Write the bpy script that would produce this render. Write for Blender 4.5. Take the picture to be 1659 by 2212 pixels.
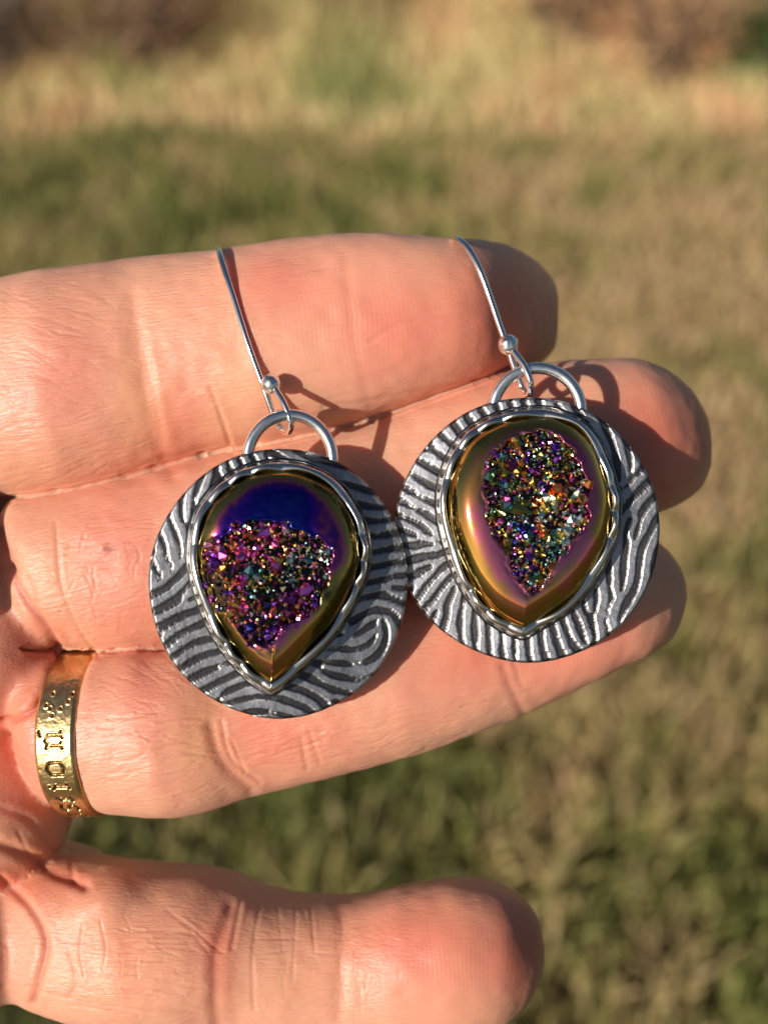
import bpy, bmesh, math, random
import numpy as np
from mathutils import Matrix, Vector, Euler

for o in list(bpy.data.objects):
    bpy.data.objects.remove(o, do_unlink=True)
scene = bpy.context.scene
col = scene.collection
rng = np.random.default_rng(7)
random.seed(7)

# ------------------------------------------------------------------ camera, sky, sun
K = 0.045                      # millimetres per measured unit on the plane of the held jewellery
D = 102.56                     # millimetres from the lens to that plane
PITCH = math.radians(38)
ROT = Euler((math.pi / 2 - PITCH, 0, 0)).to_matrix()          # frame in which the hand is held
HAND_AT = Vector((0.0, 0.0, 1.42))
FRAME = Matrix.Translation(HAND_AT) @ ROT.to_4x4()

cam = bpy.data.cameras.new('camera')
cam_o = bpy.data.objects.new('camera', cam)
col.objects.link(cam_o)
cam_o.matrix_world = FRAME @ Matrix.Translation((0, 0, D * 0.001))
cam.sensor_fit = 'HORIZONTAL'
cam.sensor_width = 36
cam.lens = 18 / math.tan(math.radians(20))
cam.clip_start = 0.01
cam.clip_end = 2000
cam.dof.use_dof = True
cam.dof.focus_distance = (D - 2.5) * 0.001
cam.dof.aperture_fstop = cam.lens / 2.3
scene.camera = cam_o

SUN_LOCAL = Vector((-0.64, -0.09, 0.76)).normalized()
sd = (ROT @ SUN_LOCAL).normalized()
sun = bpy.data.lights.new('sun', 'SUN')
sun.energy = 4.8
sun.angle = math.radians(0.5)
sun.color = (1.0, 0.93, 0.83)
sun_o = bpy.data.objects.new('sun', sun)
col.objects.link(sun_o)
sun_o.rotation_euler = sd.to_track_quat('Z', 'Y').to_euler()
elev = math.asin(sd.z)
world = bpy.data.worlds.new('World')
scene.world = world
world.use_nodes = True
wn = world.node_tree
bg = wn.nodes['Background']
sky = wn.nodes.new('ShaderNodeTexSky')
sky.sky_type = 'NISHITA'
sky.sun_disc = False
sky.sun_elevation = elev
sky.sun_rotation = math.atan2(sd.x, sd.y)
wn.links.new(sky.outputs[0], bg.inputs[0])
bg.inputs[1].default_value = 0.052

scene.view_settings.view_transform = 'Standard'
scene.view_settings.look = 'None'
scene.view_settings.exposure = 0.12
scene.view_settings.gamma = 1.0
scene.view_settings.use_curve_mapping = False
scene.render.engine = 'CYCLES'
scene.cycles.use_denoising = True
scene.cycles.use_adaptive_sampling = False
scene.cycles.max_bounces = 8
scene.cycles.sample_clamp_indirect = 6

# ------------------------------------------------------------------ helpers
def tag(o, label=None, cat=None, group=None, kind=None):
    if label: o['label'] = label
    if cat: o['category'] = cat
    if group: o['group'] = group
    if kind: o['kind'] = kind
    return o

def mesh_obj(name, V, F, mat=None, parent=None, smooth=True, frame=False, scale=1.0):
    me = bpy.data.meshes.new(name)
    V = np.asarray(V, dtype=np.float64) * scale
    if isinstance(F, np.ndarray):
        nf, k = F.shape
        me.vertices.add(len(V)); me.vertices.foreach_set('co', V.astype(np.float32).ravel())
        me.loops.add(nf * k); me.loops.foreach_set('vertex_index', F.astype(np.int32).ravel())
        me.polygons.add(nf)
        me.polygons.foreach_set('loop_start', np.arange(0, nf * k, k, dtype=np.int32))
        me.update(calc_edges=True)
    else:
        me.from_pydata(V.tolist(), [], F)
    me.validate()
    me.polygons.foreach_set('use_smooth', np.full(len(me.polygons), smooth))
    if mat: me.materials.append(mat)
    o = bpy.data.objects.new(name, me)
    col.objects.link(o)
    if parent: o.parent = parent
    elif frame: o.matrix_world = FRAME
    return o

def set_color(o, name, rgb):
    a = o.data.color_attributes.new(name, 'FLOAT_COLOR', 'POINT')
    c = np.ones((len(o.data.vertices), 4), np.float32); c[:, :3] = rgb
    a.data.foreach_set('color', c.ravel())

def set_float(o, name, v):
    a = o.data.attributes.new(name, 'FLOAT', 'POINT')
    a.data.foreach_set('value', np.asarray(v, np.float32))

def lin(r, g, b):
    f = lambda c: (c / 255 / 12.92) if c / 255 <= 0.04045 else ((c / 255 + 0.055) / 1.055) ** 2.4
    return (f(r), f(g), f(b))

def P(px, py, z=0.0):
    """measured position on the jewellery plane -> millimetres in the hand frame, at height z"""
    s = K * (D - z) / D
    return np.array([(px - 829.5) * s, (1106 - py) * s, z])

def unproject(V):
    """millimetres -> measured units"""
    s = K * (D - V[:, 2]) / D
    return V[:, 0] / s + 829.5, 1106 - V[:, 1] / s

def nodemat(name):
    m = bpy.data.materials.new(name); m.use_nodes = True
    return m, m.node_tree, m.node_tree.nodes['Principled BSDF']

def N(nt, kind, **kw):
    n = nt.nodes.new(kind)
    for k, v in kw.items():
        if k.startswith('i_'):
            key = k[2:].replace('_', ' ')
            n.inputs[key].default_value = v
        else:
            setattr(n, k, v)
    return n

_NR = np.array(Euler((.7, .9, .4)).to_matrix())
def vnoise(p, seed=0):
    """smooth value noise for (n,3) arrays, range about -1..1"""
    p = np.asarray(p, np.float64) @ _NR + 17.3
    i = np.floor(p).astype(np.int64); f = p - i
    f = f * f * (3 - 2 * f)
    def h(ix, iy, iz):
        n = (ix * 73856093) ^ (iy * 19349663) ^ (iz * 83492791) ^ (seed * 2654435761)
        n = (n ^ (n >> 13)) * 1274126177
        n = n ^ (n >> 16)
        return (n & 0xffff) / 32767.5 - 1
    r = 0
    for a in (0, 1):
        for b in (0, 1):
            for c in (0, 1):
                w = (f[:, 0] if a else 1 - f[:, 0]) * (f[:, 1] if b else 1 - f[:, 1]) * (f[:, 2] if c else 1 - f[:, 2])
                r = r + w * h(i[:, 0] + a, i[:, 1] + b, i[:, 2] + c)
    return r

def smoothstep(a, b, x):
    t = np.clip((x - a) / (b - a), 0, 1)
    return t * t * (3 - 2 * t)

def poly_sdf(pts, X, Y):
    """signed distance to a closed polygon, negative inside"""
    pts = np.asarray(pts); d = np.full(X.shape, 1e9); ins = np.zeros(X.shape, bool)
    n = len(pts)
    for i in range(n):
        ax, ay = pts[i]; bx, by = pts[(i + 1) % n]
        ex, ey = bx - ax, by - ay
        t = np.clip(((X - ax) * ex + (Y - ay) * ey) / (ex * ex + ey * ey + 1e-12), 0, 1)
        d = np.minimum(d, np.hypot(X - ax - t * ex, Y - ay - t * ey))
        c = ((ay > Y) != (by > Y)) & (X < (bx - ax) * (Y - ay) / (by - ay + 1e-12) + ax)
        ins ^= c
    return np.where(ins, -d, d)

def line_dist(pts, X, Y):
    d = np.full(X.shape, 1e9)
    for (ax, ay), (bx, by) in zip(pts[:-1], pts[1:]):
        ex, ey = bx - ax, by - ay
        t = np.clip(((X - ax) * ex + (Y - ay) * ey) / (ex * ex + ey * ey + 1e-12), 0, 1)
        d = np.minimum(d, np.hypot(X - ax - t * ex, Y - ay - t * ey))
    return d

def catmull(pts, n=8, closed=False):
    pts = [np.asarray(p, float) for p in pts]; out = []
    m = len(pts)
    rngi = range(m) if closed else range(m - 1)
    for i in rngi:
        if closed:
            p0, p1, p2, p3 = pts[(i - 1) % m], pts[i], pts[(i + 1) % m], pts[(i + 2) % m]
        else:
            p1, p2 = pts[i], pts[i + 1]
            p0 = pts[i - 1] if i > 0 else 2 * p1 - p2
            p3 = pts[i + 2] if i + 2 < m else 2 * p2 - p1
        for k in range(n):
            t = k / n
            out.append(0.5 * ((2 * p1) + (-p0 + p2) * t + (2 * p0 - 5 * p1 + 4 * p2 - p3) * t * t + (-p0 + 3 * p1 - 3 * p2 + p3) * t ** 3))
    if not closed: out.append(pts[-1])
    return np.array(out)

# ------------------------------------------------------------------ the hand: implicit surface
class Finger:
    def __init__(s, top, bot, zf, hd, tip, cap, start=None, scap=6.0, p=2.3):
        """top/bot: edge points, zf: (x, front height), hd: (x, half depth); tip: x where the finger ends"""
        zs = np.array(zf, float)
        ft = lambda x: np.interp(x, zs[:, 0], zs[:, 1])
        hds = np.array(hd, float)
        fh = lambda x: np.interp(x, hds[:, 0], hds[:, 1])
        xs = np.linspace(min(t[0] for t in top), tip[0], 300)
        ty = np.interp(xs, [t[0] for t in top], [t[1] for t in top])
        by = np.interp(xs, [t[0] for t in bot], [t[1] for t in bot])
        zc = ft(xs) - fh(xs)
        ker = np.hanning(15); ker /= ker.sum()
        sm = lambda a: np.convolve(np.pad(a, 7, mode='edge'), ker, 'valid')
        ty, by, zc, h = sm(ty), sm(by), sm(zc), sm(fh(xs))
        c = np.array([P(x, (a + b) / 2, z) for x, a, b, z in zip(xs, ty, by, zc)])
        # direction of the finger in the plane
        j0, j1 = 20, 290
        dv = c[j1, :2] - c[j0, :2]; s.ang = math.atan2(dv[1], dv[0])
        ca, sa = math.cos(s.ang), math.sin(s.ang)
        s.ca, s.sa = ca, sa
        T = np.array([P(x, a, z)[:2] for x, a, z in zip(xs, ty, zc)])
        B = np.array([P(x, b, z)[:2] for x, b, z in zip(xs, by, zc)])
        U = c[:, 0] * ca + c[:, 1] * sa
        tu, tv = T[:, 0] * ca + T[:, 1] * sa, -T[:, 0] * sa + T[:, 1] * ca
        bu, bv = B[:, 0] * ca + B[:, 1] * sa, -B[:, 0] * sa + B[:, 1] * ca
        s.U = np.linspace(U[0], U[-1], 300)
        vt = np.interp(s.U, tu, tv); vb = np.interp(s.U, bu, bv)
        s.vc = (vt + vb) / 2; s.hw = (vt - vb) / 2
        s.zc = np.interp(s.U, U, zc); s.hd = np.interp(s.U, U, h)
        tp = P(tip[0], tip[1], zc[-1]); s.ut = tp[0] * ca + tp[1] * sa
        s.u0 = s.ut - cap; s.cap = cap
        s.us = U[0] if start is None else (lambda q: q[0] * ca + q[1] * sa)(P(start[0], start[1], zc[0]))
        s.scap = scap; s.p = p
    def uv(s, X, Y):
        return X * s.ca + Y * s.sa, -X * s.sa + Y * s.ca
    def __call__(s, X, Y, Z):
        u, v = s.uv(X, Y)
        vc = np.interp(u, s.U, s.vc); hw = np.interp(u, s.U, s.hw)
        zc = np.interp(u, s.U, s.zc); hd = np.interp(u, s.U, s.hd)
        t = np.maximum(u - s.u0, 0) / s.cap + np.maximum(s.us + s.scap - u, 0) / s.scap
        p = s.p
        q = np.sqrt((np.abs((v - vc) / hw) ** p + np.abs((Z - zc) / hd) ** p) ** (2 / p) + t ** 2)
        return (q - 1) * np.minimum(hw, hd)

index = Finger(
    top=[(-420, 640), (-100, 628), (0, 611), (130, 584), (300, 562), (470, 549), (600, 525), (720, 511), (830, 508), (950, 518), (1060, 521), (1130, 530), (1215, 548)],
    bot=[(-420, 1090), (-100, 1085), (0, 1070), (60, 1080), (150, 1066), (300, 1032), (450, 980), (600, 957), (700, 935), (800, 908), (900, 870), (1000, 838), (1100, 812), (1215, 800)],
    zf=[(-420, -6), (-150, -2.5), (0, -.4), (140, .9), (290, .1), (330, -.2), (420, .2), (560, .9), (720, .9), (860, .9), (970, .2), (1030, -1.2), (1075, -4.4), (1120, -8.5), (1160, -12.0), (1215, -16)],
    hd=[(-420, 9.5), (0, 10), (300, 9.2), (700, 8.6), (1000, 8), (1215, 6.2)], tip=(1217, 672), cap=8.5)
middle = Finger(
    top=[(-60, 1070), (100, 1064), (300, 1022), (500, 970), (800, 902), (1000, 830), (1190, 783), (1250, 779), (1330, 774), (1400, 774), (1529, 774)],
    bot=[(-60, 1400), (60, 1398), (150, 1402), (260, 1408), (350, 1400), (600, 1352), (900, 1275), (1200, 1190), (1400, 1112), (1470, 1098), (1529, 1095)],
    zf=[(-60, -9), (10, -5), (60, -3.0), (130, -1.6), (300, -.9), (500, -1.2), (800, -1.8), (1150, -2.3), (1300, -2.4), (1400, -3.4), (1480, -5.8), (1529, -8.5)],
    hd=[(-60, 8), (300, 8.6), (900, 8), (1529, 6.6)], tip=(1531, 935), cap=9, start=(50, 1250), scap=4.5)
ring = Finger(
    top=[(-100, 1395), (100, 1405), (235, 1402), (300, 1396), (350, 1402), (600, 1352), (900, 1278), (1200, 1180), (1340, 1135), (1475, 1108)],
    bot=[(-100, 1735), (100, 1738), (245, 1751), (330, 1763), (400, 1759), (470, 1738), (530, 1716), (600, 1703), (700, 1680), (800, 1652), (900, 1624), (1000, 1590), (1100, 1553), (1150, 1532), (1250, 1484), (1350, 1432), (1475, 1400)],
    zf=[(-100, -4.2), (80, -1.6), (170, -.3), (250, .3), (350, 1.3), (430, 1.0), (510, -.4), (560, -.5), (700, .1), (850, .1), (1000, -.5), (1100, -1.4), (1150, -1.5), (1250, -1.3), (1350, -2.3), (1475, -6)],
    hd=[(-100, 8), (235, 8.2), (400, 8.6), (900, 8), (1475, 6.5)], tip=(1479, 1262), cap=9, p=2.2, start=(60, 1570), scap=4)
pinky = Finger(
    top=[(-60, 1900), (100, 1858), (200, 1856), (300, 1868), (450, 1880), (520, 1896), (570, 1924), (640, 1940), (750, 1946), (850, 1930), (1000, 1908), (1170, 1900)],
    bot=[(-60, 2140), (60, 2150), (110, 2170), (200, 2192), (300, 2204), (400, 2216), (480, 2212), (560, 2232), (700, 2252), (850, 2248), (1000, 2215), (1100, 2190), (1170, 2185)],
    zf=[(-60, -8), (60, -4.5), (140, -2.6), (280, -1.6), (420, -1.8), (520, -2.9), (600, -2.8), (740, -3.2), (850, -2.2), (980, -2.2), (1080, -3.4), (1170, -7)],
    hd=[(-60, 7), (300, 7.6), (700, 7), (1170, 5.8)], tip=(1171, 2052), cap=8.5, start=(-60, 2050), scap=6)
FINGERS = [index, middle, ring, pinky]

def ell(cx, cy, z, rx, ry, rz, rot=0):
    c = P(cx, cy, z); s = K * (D - z) / D
    rx, ry = rx * s, ry * s; ca, sa = math.cos(math.radians(rot)), math.sin(math.radians(rot))
    def f(X, Y, Z):
        x, y = X - c[0], Y - c[1]
        x, y = x * ca + y * sa, -x * sa + y * ca
        q = np.sqrt((x / rx) ** 2 + (y / ry) ** 2 + ((Z - c[2]) / rz) ** 2)
        return (q - 1) * min(rx, ry, rz)
    return f

def ell3(c, r):
    def f(X, Y, Z):
        q = np.sqrt(((X - c[0]) / r[0]) ** 2 + ((Y - c[1]) / r[1]) ** 2 + ((Z - c[2]) / r[2]) ** 2)
        return (q - 1) * min(r)
    return f

def rbox(c, h, r):
    def f(X, Y, Z):
        qx, qy, qz = np.abs(X - c[0]) - h[0] + r, np.abs(Y - c[1]) - h[1] + r, np.abs(Z - c[2]) - h[2] + r
        return np.sqrt(np.maximum(qx, 0) ** 2 + np.maximum(qy, 0) ** 2 + np.maximum(qz, 0) ** 2) + np.minimum(np.maximum(qx, np.maximum(qy, qz)), 0) - r
    return f

def caps(a, b, ra, rb):
    a, b = np.array(a, float), np.array(b, float); e = b - a; L = e @ e
    def f(X, Y, Z):
        t = np.clip(((X - a[0]) * e[0] + (Y - a[1]) * e[1] + (Z - a[2]) * e[2]) / L, 0, 1)
        return np.sqrt((X - a[0] - t * e[0]) ** 2 + (Y - a[1] - t * e[1]) ** 2 + (Z - a[2] - t * e[2]) ** 2) - (ra + (rb - ra) * t)
    return f

def smin(a, b, k):
    h = np.clip(0.5 + 0.5 * (b - a) / k, 0, 1)
    return b * (1 - h) + a * h - k * h * (1 - h)

PALM = [
    (rbox((-74, -14.5, -22), (36, 34, 9.5), 9.3), 4.0),
    (ell3((-58.5, -8, -6), (17, 13, 20)), 3.0),          # unseen heel of the cupped palm, enlarged to block sun from the folds
    (ell(-30, 1408, -9.0, 166, 176, 8.2), 1.0),          # mound over the ring finger
    (ell(-40, 1735, -12.0, 196, 200, 9.4), 1.0),         # mound between ring and little finger
    (ell(-60, 2040, -9.6, 142, 142, 9.0), 0.6),           # mound under the little finger
    (ell(80, 1880, -15, 150, 60, 6.0), 1.2),             # web behind the little finger
    (ell(60, 1330, -18.5, 90, 95, 6.0), 1.5),
    (caps((-92, 12, -20), (-78, 40, -14), 11, 10), 7),
    (caps((-78, 40, -14), (-66, 64, -8), 9.5, 7.5), 2),
    (caps((-95, -14, -21), (-118, -16, -22), 22, 20), 8),
]
EXTRA = [(ell(330, 2060, -9.0, 235, 135, 8.0, 0), 3.0),          # fleshy pad of the little finger
         (ell(235, 1930, -6.5, 70, 42, 4.0, 20), 2.0),
         (ell(980, 2075, -8.4, 170, 130, 6.0), 3.5)]

RING_AXIS = np.array([math.cos(math.radians(8)) * math.cos(math.radians(3)), math.sin(math.radians(3)), math.sin(math.radians(8))])
RING_AXIS /= np.linalg.norm(RING_AXIS)
RING_C = P(236, 1578, -8.3) - RING_AXIS * 2.05

def hand_grid():
    h = 0.45
    lo = np.array([-112., -62., -33.]); hi = np.array([40., 76., 5.])
    n = np.ceil((hi - lo) / h).astype(int)
    ax = [lo[i] + h * np.arange(n[i]) for i in range(3)]
    G = np.full(n, 9.0, np.float32)
    def add(f, k, box):
        i0 = [max(0, int((box[0][i] - lo[i]) / h)) for i in range(3)]
        i1 = [min(n[i], int((box[1][i] - lo[i]) / h) + 1) for i in range(3)]
        X, Y, Z = np.meshgrid(ax[0][i0[0]:i1[0]], ax[1][i0[1]:i1[1]], ax[2][i0[2]:i1[2]], indexing='ij')
        sl = tuple(slice(a, b) for a, b in zip(i0, i1))
        G[sl] = smin(G[sl], f(X, Y, Z).astype(np.float32), k)
    full = (lo, hi)
    for f, k in PALM:
        add(f, k, full if k in (4.0, 3.0, 7, 2, 8) else ((-55, -60, -33), (-12, 12, 5)))
    ks = [0.5, 1.1, 1.1, 0.7]
    bx = [((-60, 0, -33), (20, 30, 5)), ((-45, -20, -33), (36, 20, 5)), ((-50, -36, -33), (34, 5, 5)), ((-45, -62, -33), (20, -32, 5))]
    for f, k, b in zip(FINGERS, ks, bx):
        add(f, k, b)
    for f, k in EXTRA:
        add(f, k, ((-40, -62, -25), (20, -30, 5)))
    # the groove that the ring presses into the flesh
    c, a = RING_C, RING_AXIS
    i0 = [int((c[i] - 13 - lo[i]) / h) for i in range(3)]; i1 = [int((c[i] + 13 - lo[i]) / h) for i in range(3)]
    X, Y, Z = np.meshgrid(*[ax[i][i0[i]:i1[i]] for i in range(3)], indexing='ij')
    t = (X - c[0]) * a[0] + (Y - c[1]) * a[1] + (Z - c[2]) * a[2]
    rr_ = np.sqrt(np.maximum((X - c[0]) ** 2 + (Y - c[1]) ** 2 + (Z - c[2]) ** 2 - t * t, 0))
    cut = np.maximum(np.abs(t) - 2.1, np.maximum(8.25 - rr_, rr_ - 9.1))
    sl = tuple(slice(p, q) for p, q in zip(i0, i1))
    G[sl] = np.maximum(G[sl], -cut)
    return G, lo, h

def surface_nets(G, lo, h):
    S = G < 0
    n = np.array(G.shape)
    m = n - 1
    cnt = np.zeros(m, np.int8)
    for a in (0, 1):
        for b in (0, 1):
            for c in (0, 1):
                cnt += S[a:m[0] + a, b:m[1] + b, c:m[2] + c]
    act = (cnt > 0) & (cnt < 8)
    idx = np.argwhere(act)
    vid = np.full(m, -1, np.int64); vid[act] = np.arange(len(idx))
    acc = np.zeros((len(idx), 3)); num = np.zeros(len(idx))
    corners = [(a, b, c) for a in (0, 1) for b in (0, 1) for c in (0, 1)]
    for ca in corners:
        for ax in range(3):
            if ca[ax]: continue
            cb = list(ca); cb[ax] = 1
            A = G[idx[:, 0] + ca[0], idx[:, 1] + ca[1], idx[:, 2] + ca[2]]
            B = G[idx[:, 0] + cb[0], idx[:, 1] + cb[1], idx[:, 2] + cb[2]]
            cr = (A < 0) != (B < 0)
            t = np.where(cr, A / (A - B + 1e-12), 0)
            for k in range(3):
                acc[:, k] += np.where(cr, ca[k] + (t if k == ax else 0), 0)
            num += cr
    V = lo + h * (idx + acc / num[:, None])
    faces = []
    for ax in range(3):
        o1, o2 = [(1, 2), (2, 0), (0, 1)][ax]
        sl0 = [slice(None)] * 3; sl1 = [slice(None)] * 3
        sl0[ax] = slice(0, n[ax] - 1); sl1[ax] = slice(1, n[ax])
        A, B = S[tuple(sl0)], S[tuple(sl1)]
        e = np.argwhere(A != B)
        e = e[(e[:, o1] > 0) & (e[:, o2] > 0) & (e[:, o1] < n[o1] - 1) & (e[:, o2] < n[o2] - 1)]
        inside = A[e[:, 0], e[:, 1], e[:, 2]]
        def cell(d1, d2):
            q = e.copy(); q[:, o1] -= d1; q[:, o2] -= d2
            return vid[q[:, 0], q[:, 1], q[:, 2]]
        quad = np.stack([cell(1, 1), cell(0, 1), cell(0, 0), cell(1, 0)], 1)
        quad[~inside] = quad[~inside][:, ::-1]
        faces.append(quad)
    F = np.concatenate(faces)
    return V, F[(F >= 0).all(1)]

def smooth_verts(V, F, it, lam=0.5):
    e = np.concatenate([F[:, [0, 1]], F[:, [1, 2]], F[:, [2, 3]], F[:, [3, 0]]])
    for _ in range(it):
        acc = np.zeros_like(V); c = np.zeros(len(V))
        for k in range(3):
            acc[:, k] = np.bincount(e[:, 0], V[e[:, 1], k], len(V)) + np.bincount(e[:, 1], V[e[:, 0], k], len(V))
        c = np.bincount(e[:, 0], minlength=len(V)) + np.bincount(e[:, 1], minlength=len(V))
        V = V + lam * (acc / np.maximum(c, 1)[:, None] - V)
    return V

def subdivide(V, F):
    """one linear split of every quad"""
    nv = len(V)
    e = np.concatenate([F[:, [0, 1]], F[:, [1, 2]], F[:, [2, 3]], F[:, [3, 0]]])
    es = np.sort(e, 1); key = es[:, 0] * nv + es[:, 1]
    uk, inv = np.unique(key, return_inverse=True)
    ev = (V[uk // nv] + V[uk % nv]) / 2
    cv = V[F].mean(1)
    ei = inv.reshape(4, -1) + nv
    ci = np.arange(len(F)) + nv + len(uk)
    V2 = np.concatenate([V, ev, cv])
    q = [np.stack([F[:, k], ei[k], ci, ei[(k - 1) % 4]], 1) for k in range(4)]
    return V2, np.concatenate(q)

def normals(V, F):
    fn = np.cross(V[F[:, 2]] - V[F[:, 0]], V[F[:, 3]] - V[F[:, 1]])
    nn = np.zeros_like(V)
    for k in range(3):
        for j in range(4):
            nn[:, k] += np.bincount(F[:, j], fn[:, k], len(V))
    return nn / (np.linalg.norm(nn, axis=1, keepdims=True) + 1e-12)

# creases: (points, width mm, depth mm)
CREASES = [
    ([(0, 1900), (60, 1955), (98, 2030), (88, 2100), (72, 2165)], .6, .55), ([(-10, 1822), (60, 1850), (130, 1890), (180, 1912)], .8, .7),
    ([(132, 1440), (100, 1502), (50, 1545), (-10, 1565)], .6, .8), ([(10, 1225), (50, 1292), (103, 1362), (140, 1432)], .6, .8),
    ([(60, 1250), (92, 1330), (150, 1380)], .5, .14), ([(-10, 1150), (20, 1230)], 1.2, 1.0), ([(150, 1770), (155, 1900)], .5, .5),

    ([(283, 640), (300, 760), (318, 860), (340, 960), (372, 1030)], 1.0, .22),
    ([(300, 700), (330, 830), (352, 950)], .5, .08),
    ([(455, 840), (485, 920), (500, 975)], .4, .10), ([(470, 880), (498, 960)], .3, .08),
    ([(745, 560), (752, 650), (770, 760), (800, 880)], .8, .10),
    ([(1030, 820), (880, 850), (700, 880)], .35, .08), ([(800, 735), (880, 690), (1000, 680)], .35, .06),
    ([(120, 1130), (128, 1240), (140, 1290), (165, 1350), (215, 1420)], .35, .10),
    ([(455, 1570), (468, 1620), (492, 1660), (540, 1705)], .8, .30),
    ([(478, 1560), (500, 1640), (560, 1690)], .4, .16), ([(500, 1600), (530, 1670)], .3, .10),
    ([(650, 1600), (662, 1660)], .35, .1), ([(668, 1580), (690, 1650)], .35, .1),
    ([(1085, 1440), (1105, 1490), (1130, 1540)], .6, .16), ([(1110, 1430), (1125, 1480)], .4, .08),
    ([(500, 1960), (470, 2040), (462, 2120), (468, 2212)], .8, .26), ([(520, 1950), (500, 2050)], .35, .16),
    ([(560, 1960), (545, 2070), (548, 2180)], .3, .08), ([(600, 1960), (612, 2060)], .25, .05), ([(640, 1960), (632, 2120)], .25, .06),
    ([(735, 1950), (738, 2040), (730, 2200)], .8, .18), ([(672, 1965), (680, 2060)], .25, .08),
    ([(148, 2160), (165, 2120), (150, 2060)], .4, .1),
    ([(60, 2130), (120, 2150), (240, 2175), (430, 2190)], .3, .10), ([(150, 2170), (300, 2195)], .3, .10),
    ([(360, 1965), (410, 2010), (450, 2060)], .25, .06), ([(395, 1990), (480, 2060)], .25, .08),
    ([(0, 1745), (60, 1770), (110, 1830), (145, 1890)], .5, .18), ([(40, 1800), (70, 1860)], .3, .1),
    ([(178, 2000), (172, 2060), (180, 2110)], .2, .06), ([(215, 1985), (228, 2050), (220, 2110)], .2, .06),
]
rr = random.Random(3)
def rand_lines(n, x0, x1, y0, y1, ang, L, w, d, spread=8):
    for _ in range(n):
        x, y = rr.uniform(x0, x1), rr.uniform(y0, y1); a = math.radians(ang + rr.gauss(0, spread)); l = rr.uniform(.4, 1) * L
        bend = rr.uniform(-.12, .12) * l
        c, s_ = math.cos(a), -math.sin(a)
        pts = [(x - c * l / 2, y - s_ * l / 2), (x - s_ * bend, y + c * bend), (x + c * l / 2, y + s_ * l / 2)]
        CREASES.append((pts, w * rr.uniform(.7, 1.3), d * rr.uniform(.5, 1.3)))
rand_lines(50, -20, 250, 620, 900, -10, 130, .2, .036)
rand_lines(40, -20, 300, 880, 1060, 14, 130, .2, .04)
rand_lines(48, 110, 380, 1120, 1380, 8, 120, .2, .036, 10)
rand_lines(16, 130, 300, 1150, 1340, 80, 60, .22, .04, 14)
rand_lines(34, 230, 460, 1530, 1740, 10, 100, .24, .06, 10)
rand_lines(26, 230, 420, 1420, 1530, -30, 80, .22, .04, 12)
rand_lines(34, 560, 1080, 1480, 1640, 14, 150, .22, .05, 5)
rand_lines(30, 130, 440, 1980, 2180, -6, 90, .24, .055, 12)
rand_lines(14, 150, 420, 1980, 2160, 80, 60, .18, .03, 22)
rand_lines(12, 540, 740, 1990, 2200, 84, 80, .2, .025, 9)
rand_lines(14, 540, 740, 1990, 2200, 2, 110, .22, .04, 5)
rand_lines(26, 560, 1050, 560, 880, 6, 90, .22, .035, 12)
rand_lines(18, 720, 800, 1960, 2180, 80, 60, .2, .04, 10)

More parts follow.
